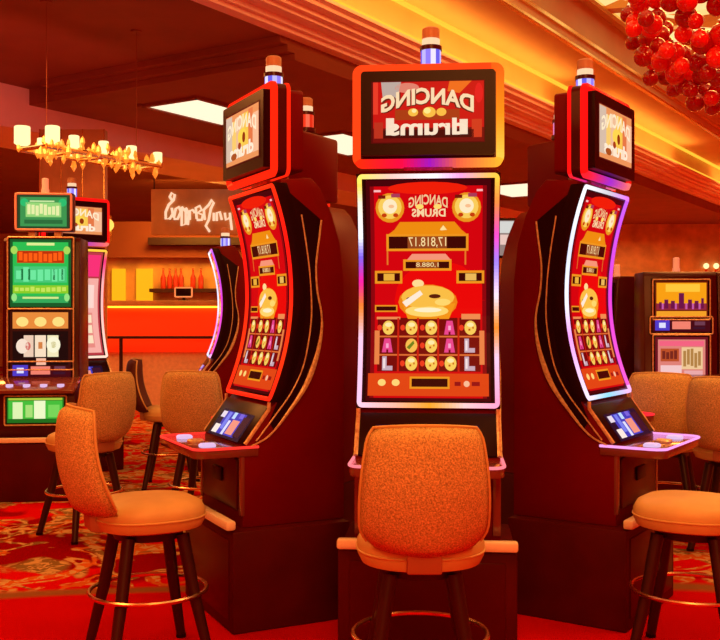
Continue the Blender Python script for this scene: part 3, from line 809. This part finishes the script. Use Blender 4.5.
bb = thing('back_bar', 'wooden back bar with shelves and amber lit niches', 'shelving', (-2.9, 16.6, 0))
b = MB(); b.bb(-2.4, 1.9, .3, .5, 0, 2.9); b.build('back_panel', M_WOOD, bb)
b = MB(); b.bb(-2.4, 1.9, 0, .3, 1.3, 1.4); b.build('shelf', M_LEG, bb)
b = MB(); b.bb(-.6, 1.9, 0, .3, 1.72, 1.78); b.build('shelf', M_LEG, bb)
b = MB(); b.bb(-.6, 1.9, -.1, .3, 2.5, 2.62); b.build('shelf', M_LEG, bb)
for x0, x1 in ((-1.28, -1.06), (-.87, -.6)):
    b = MB(); b.bb(x0, x1, .24, .31, 1.5, 2.12); b.build('lit_niche', glow('niche_amber', (255, 175, 20), 1.1), bb)
b = MB(); b.bb(-2.4, 1.9, .1, .3, 2.3, 2.9); b.build('bulkhead', M_PLASTERD, bb)
for i, px in enumerate((162, 168.5, 174.5, 180, 192, 200)):
    t = thing('bottle', 'red bottle on the back bar shelf', 'bottle', ((px - 360) * .01662, 16.72, 1.783), 0, 'bottles on the back bar shelf')
    b = MB(); b.lathe([(.045, 0), (.045, .18), (.018, .24), (.016, .31)], 12); b.build('body', pmat('bottle_red', (.5, .04, .02), .15), t)
    b = MB(); b.lathe([(.019, .3), (.019, .34)], 10); b.build('cap', M_GOLD, t)
t = thing('cash_register', 'small screen with pale frame on the bar counter', 'cash register', (-2.52, 14.3, 1.54))
b = MB(); b.bb(-.07, .07, -.06, .06, 0, .02); b.build('foot', M_LEG, t); b = MB(); b.bb(-.02, .02, 0, .03, .02, .06); b.build('stand', M_LEG, t)
b = MB(); b.bb(-.13, .13, -.02, .01, .05, .2); s = b.build('screen', M_BEZ, t, .004)
b = MB(); b.tube([(x, -.022, z) for x, z in rrect(.12, .06, .19, .01, 3)], .012, 6, True); b.build('frame', pmat('frame_pale', (.8, .5, .35), .4, emit=lin((235, 150, 90)), es=.6), s)

# script sign over the bar: strokes as they appear in the photo
sg = thing('hanging_sign', 'brown hanging board sign with glowing looped script over the bar', 'sign', P(197, 235, 13))
k = 13 / 1000
b = MB(); b.bb(-46 * k, 46 * k, 0, .1, 0, 46 * k); b.build('board', M_WOOD, sg, .01)
b = MB(); b.bb(-44 * k, -43 * k, .04, .06, 46 * k, 1.14); b.bb(30 * k, 31 * k, .04, .06, 46 * k, 1.14); b.build('rod', M_LEG, sg)
strokes = [
    [(172, 200), (170, 197), (172, 193), (175, 195), (174, 200), (169, 205), (166, 212), (166, 219), (170, 219), (173, 214), (172, 208)],
    [(174, 218), (176, 209), (179, 207), (181, 212), (178, 219), (174, 219)],
    [(182, 207), (182, 226), (186, 224), (186, 212), (182, 207)],
    [(186, 208), (189, 214), (188, 225)],
    [(190, 220), (190, 211), (193, 210), (195, 213)],
    [(197, 219), (196, 208), (200, 206), (202, 210), (198, 213), (203, 215), (202, 220), (197, 220)],
    [(205, 220), (204, 210), (209, 205), (212, 200), (214, 203), (211, 209), (209, 220), (206, 226), (210, 232)],
    [(214, 221), (214, 213)], [(217, 221), (217, 213), (220, 212), (222, 220)], [(225, 213), (226, 220), (230, 218), (230, 213), (232, 230)],
]
m_script = glow('script_glow', (255, 205, 170), 1.1)
for i, st in enumerate(strokes):
    b = MB(); b.tube([((x - 197) * k, -.02, (235 - y) * k) for x, y in st], 1.35 * k, 6); b.build('script_stroke', m_script, sg)
# wall sconce
t = thing('wall_sconce', 'glowing yellow globe sconce beside the wood column', 'sconce', P(108, 225, 12.4))
b = MB(); b.ball((0, 0, 0), .075, 14); b.build('globe', glow('globe_yellow', (255, 205, 90), 1.4), t)
b = MB(); b.bb(-.03, .03, .05, .09, -.2, .12); b.tube([(0, .06, -.12), (0, .0, -.12), (0, 0, -.06)], .012, 8); b.build('bracket', M_GOLD, t)
b = MB(); c = P(108, 225, 12.4); b.bb(c.x - .25, c.x + 1.1, 12.49, 12.7, 0, 3.4); 
# grey screen seen between the machines
t = thing('wall_screen', 'pale grey screen seen between centre and right slot machines', 'screen', P(511, 238, 12))
b = MB(); b.bb(-.2, .2, 0, .06, -.24, .24); s = b.build('housing', M_BEZ, t, .01)
a = Art(0, 0, .01); a.rect(-17, -21, 17, 21, (150, 130, 125)); a.L = 1; a.rect(-15, -20, 15, -6, (215, 215, 210)); a.rect(-13, -4, 4, 8, (235, 200, 190)); a.rect(-5, 9, 13, 19, (150, 90, 90)); a.rect(6, -3, 13, 6, (110, 50, 40))
o = a.build('display', s, lambda v: 0.0); o.location = (0, -.002, 0)
b = MB(); b.bb(-.03, .03, .06, .1, -2.264, .1); b.build('pole', M_LEG, t)

# ================================================================== CHANDELIERS
cc = Vector(T(-6.5, 5.95, 1.335))
ch2 = thing('linear_chandelier', 'long amber chandelier with glowing candle shades above the green slot machine', 'chandelier', cc, math.atan2(D.y, D.x))
b = MB()
for y in (-.16, .16): b.tube([(-.64, y, 0), (.64, y, 0)], .022, 8)
for x in (-.63, -.32, 0, .32, .63): b.tube([(x, -.16, 0), (x, .16, 0)], .018, 8)
b.build('frame', M_GOLD, ch2)
topz = EYE + 2.54 - cc.z
for x in (-.5, .5):
    b = MB(); b.tube([(x, 0, 0), (x, 0, topz)], .003, 6); b.lathe([(.05, topz - .015), (.05, topz)], 16, (x, 0, 0)); b.build('cable', M_PLASTERD, ch2)
proto = None
for q, (x, y, s_) in enumerate(((-.62, .15, 1.5), (-.56, -.14, 1.35), (-.42, .15, .95), (-.34, -.14, 1.0), (-.1, .15, .9), (-.02, -.14, 1.0), (.2, .15, .85), (.3, -.14, 1.05), (.5, .15, .9), (.62, -.14, .95))):
    if proto is None:
        b = MB(); b.lathe([(.03, .02), (.043, .03), (.043, .118), (.038, .122)], 14); proto = b.build('lamp_shade', M_CREAM, ch2); o = proto
    else:
        o = proto.copy(); C.objects.link(o); o.parent = ch2
    o.location = (x, y, .005); o.scale = (s_, s_, s_)
proto = None
m_cry = pmat('crystal_amber', (.9, .6, .3), .1, metal=.3, emit=lin((235, 130, 35)), es=.95)
for q in range(100):
    if proto is None:
        b = MB(); b.lathe([(.001, -.05), (.024, -.01), (.016, .03), (.001, .05)], 6); proto = b.build('crystal', m_cry, ch2, smooth=False); o = proto
    else:
        o = proto.copy(); C.objects.link(o); o.parent = ch2
    o.location = (-.64 + 1.28 * ((q + .5) / 100) + random.uniform(-.04, .04), random.choice((-.18, -.1, 0, .1, .18)) + random.uniform(-.03, .03), random.uniform(-.06, .08)); s_ = random.uniform(.75, 1.15); o.scale = (s_, s_, s_)

rc = Vector((2.78, 7.0, 3.47))
ch3 = thing('red_chandelier', 'large chandelier of red glass balls over lit crystals at top right', 'chandelier', rc)
topz = EYE + 3.66 - rc.z
b = MB(); b.lathe([(.5, topz - .12), (.55, topz)], 28); b.build('canopy', M_GOLD, ch3)
b = MB(); b.tube([(0, 0, topz - .1), (0, 0, -.2)], .03, 8)
b.tube([(.8 * math.cos(a), .8 * math.sin(a), .35) for a in [2 * PI * q / 40 for q in range(40)]], .02, 6, True)
for q in range(4): b.tube([(0, 0, .35), (.8 * math.cos(q * PI / 2), .8 * math.sin(q * PI / 2), .35)], .015, 6)
b.build('frame', M_GOLD, ch3)
reds = [pmat('red_glass_%d' % i, c, .12, coat=.6, spec=.6, emit=(c[0], 0, 0), es=.05 * (1 + i)) for i, c in enumerate(((.45, .006, .004), (.75, .01, .006), (.9, .02, .01)))]
protos = []
for m in reds:
    b = MB(); b.ball((0, 0, 0), .068, 16); b.lathe([(.014, .062), (.014, .078)], 8); o = b.build('glass_ball', m, ch3); protos.append(o)
GA = PI * (3 - math.sqrt(5))
spots = []
for i in range(900):                     # shell of balls on a hanging bowl, nearest side first
    u = 1 - 2 * random.random(); a = random.uniform(0, 2 * PI); rr = random.uniform(.78, 1.0)
    z_ = -abs(u) * .78; q_ = math.sqrt(1 - u * u) * .92
    p = Vector((q_ * math.cos(a) * rr, q_ * math.sin(a) * rr, z_ * rr + .08))
    if all((p - o_).length > .118 for o_ in spots): spots.append(p)
spots.sort(key=lambda p: p.x * .75 + p.y * .75)
for k, p in enumerate(spots[:98]):
    if k < 3: o = protos[k]
    else:
        o = protos[random.choice((0, 1, 1, 2, 0))].copy(); C.objects.link(o); o.parent = ch3
    s_ = random.uniform(.78, 1.2); o.location = p; o.scale = (s_, s_, s_)
b = MB()
for p in spots[98:]: b.ball(p, random.uniform(.055, .078), 12)
tag(b.build('glass_ball_cluster', reds[0], ch3), 'red glass balls on the far side of the bowl', kind='stuff')
print('balls', len(spots))

def mosaic():
    m = bpy.data.materials.new('lit_crystal_mosaic'); m.use_nodes = True
    nt = m.node_tree; bs = nt.nodes['Principled BSDF']
    tc = nt.nodes.new('ShaderNodeTexCoord'); v = nt.nodes.new('ShaderNodeTexVoronoi'); v.inputs['Scale'].default_value = 2.6
    nt.links.new(tc.outputs['Object'], v.inputs['Vector'])
    sp = nt.nodes.new('ShaderNodeSeparateColor'); nt.links.new(v.outputs['Color'], sp.inputs[0])
    r = nt.nodes.new('ShaderNodeValToRGB'); e = r.color_ramp.elements
    e[0].position = 0.0; e[0].color = (*lin((130, 40, 10)), 1); e[1].position = 1.0; e[1].color = (*lin((255, 240, 170)), 1)
    x = e.new(.35); x.color = (*lin((200, 110, 30)), 1); x = e.new(.6); x.color = (*lin((250, 215, 120)), 1)
    nt.links.new(sp.outputs[0], r.inputs['Fac']); nt.links.new(r.outputs['Color'], bs.inputs['Emission Color'])
    bs.inputs['Emission Strength'].default_value = .95; bs.inputs['Base Color'].default_value = (.3, .15, .05, 1); bs.inputs['Roughness'].default_value = .2
    return m
t = thing('crystal_ceiling_panel', 'glittering cream crystal ceiling panel above the red chandelier', 'ceiling light', T(-1.4, 9, 3.655), math.atan2(D.y, D.x))
b = MB(); b.bb(-6, 6, -2.5, 2.5, -.03, 0); b.build('crystal_face', mosaic(), t)
b = MB()
for sy in (-1, 1): b.bb(-6.06, 6.06, sy * 2.53 - .03, sy * 2.53 + .03, -.06, 0)
for sx in (-1, 1): b.bb(sx * 6.03 - .03, sx * 6.03 + .03, -2.5, 2.5, -.06, 0)
b.build('frame', M_GOLD, t)
for px in (706, 716):
    t = thing('wall_lamp', 'tiny cream wall lamp on the far orange wall, ' + ('left of two' if px == 706 else 'right of two'), 'wall lamp', P(px, 266, 25.95), 0, 'lamps on the far wall')
    b = MB(); b.ball((0, -.02, 0), .075, 10); b.build('globe', M_CREAM, t)
    b = MB(); b.bb(-.03, .03, 0, .05, -.14, .02); b.build('bracket', M_GOLD, t)

# ================================================================== LIGHT
w = bpy.data.worlds.new('casino_ambient'); bpy.context.scene.world = w; w.use_nodes = True
bg = w.node_tree.nodes['Background']; bg.inputs[0].default_value = (1.0, .004, .001, 1); bg.inputs[1].default_value = .75
def area(name, loc, rot, size, power, col=(1, .34, .07)):
    l = bpy.data.lights.new(name, 'AREA'); l.energy = power; l.size = size; l.color = col
    o = bpy.data.objects.new(name, l); C.objects.link(o); o.location = loc; o.rotation_euler = rot
    return o
area('overhead_fill', (.3, -1.6, 3.7), (R(52), 0, 0), 1.6, 125)  # fill lights added overhead and behind the camera, no fixtures built
area('overhead_fill', (.5, 1.5, 4.8), (R(10), 0, 0), 1.6, 90)
area('overhead_fill', (-2.8, 2.5, 3.7), (0, 0, 0), 1.2, 60)
area('overhead_fill', (3.2, 4.5, 4.8), (0, 0, 0), 1.4, 110)
area('overhead_fill', (-3.2, 7.2, 3.42), (0, 0, 0), 1.5, 80)
area('overhead_fill', (3.4, 9.0, 4.6), (0, 0, 0), 1.5, 100)
area('overhead_fill', (-5.2, 12.0, 3.3), (0, 0, 0), 1.5, 130)
area('overhead_fill', (5.0, 14, 3.4), (0, 0, 0), 2.0, 200)
area('overhead_fill', (-4, 20, 3.3), (0, 0, 0), 2.0, 150)
area('overhead_fill', (7, 22, 3.3), (0, 0, 0), 2.0, 420)  # stronger fill added to brighten the far right wall
area('bar_fill', (-2.7, 15.3, 3.3), (R(25), 0, 0), 1.2, 130, (1, .42, .05))  # added fill, brightens the wall behind the bar
for t_ in (1, 5):  # pink fill added to brighten the beam face, no fixture there
    o = area('cove_and_fill_light', T(-6.6, t_, 2.1), (0, 0, 0), .3, 12, (1, .2, .14)); o.data.shape = 'RECTANGLE'; o.data.size = 4; o.data.size_y = .2
    o.rotation_euler = (Matrix.Rotation(math.atan2(D.y, D.x), 4, 'Z') @ Matrix.Rotation(R(84), 4, 'X')).to_euler(); o.data.spread = R(110)
# cove light washing the stepped ceiling
for t_ in (0, 5, 10, 16, 24):
    p = T(-4.75, t_, 2.78)
    o = area('cove_and_fill_light', p, (0, 0, 0), .3, 17, (1, .40, .06)); o.data.shape = 'RECTANGLE'; o.data.size = 5; o.data.size_y = .12
    o.rotation_euler = (Matrix.Rotation(math.atan2(D.y, D.x), 4, 'Z') @ Matrix.Rotation(PI + R(-28), 4, 'X')).to_euler()

# ================================================================== CAMERA
cam = bpy.data.cameras.new('camera'); co = bpy.data.objects.new('camera', cam); C.objects.link(co)
co.location = (0, 0, EYE); co.rotation_euler = (PI / 2, 0, 0)
cam.sensor_width = 36; cam.lens = 50; cam.shift_y = -5 / 720; cam.clip_end = 200
sc = bpy.context.scene; sc.camera = co
vs = sc.view_settings; vs.view_transform = 'Standard'; vs.look = 'None'; vs.exposure = 0; vs.gamma = 1; vs.use_curve_mapping = False
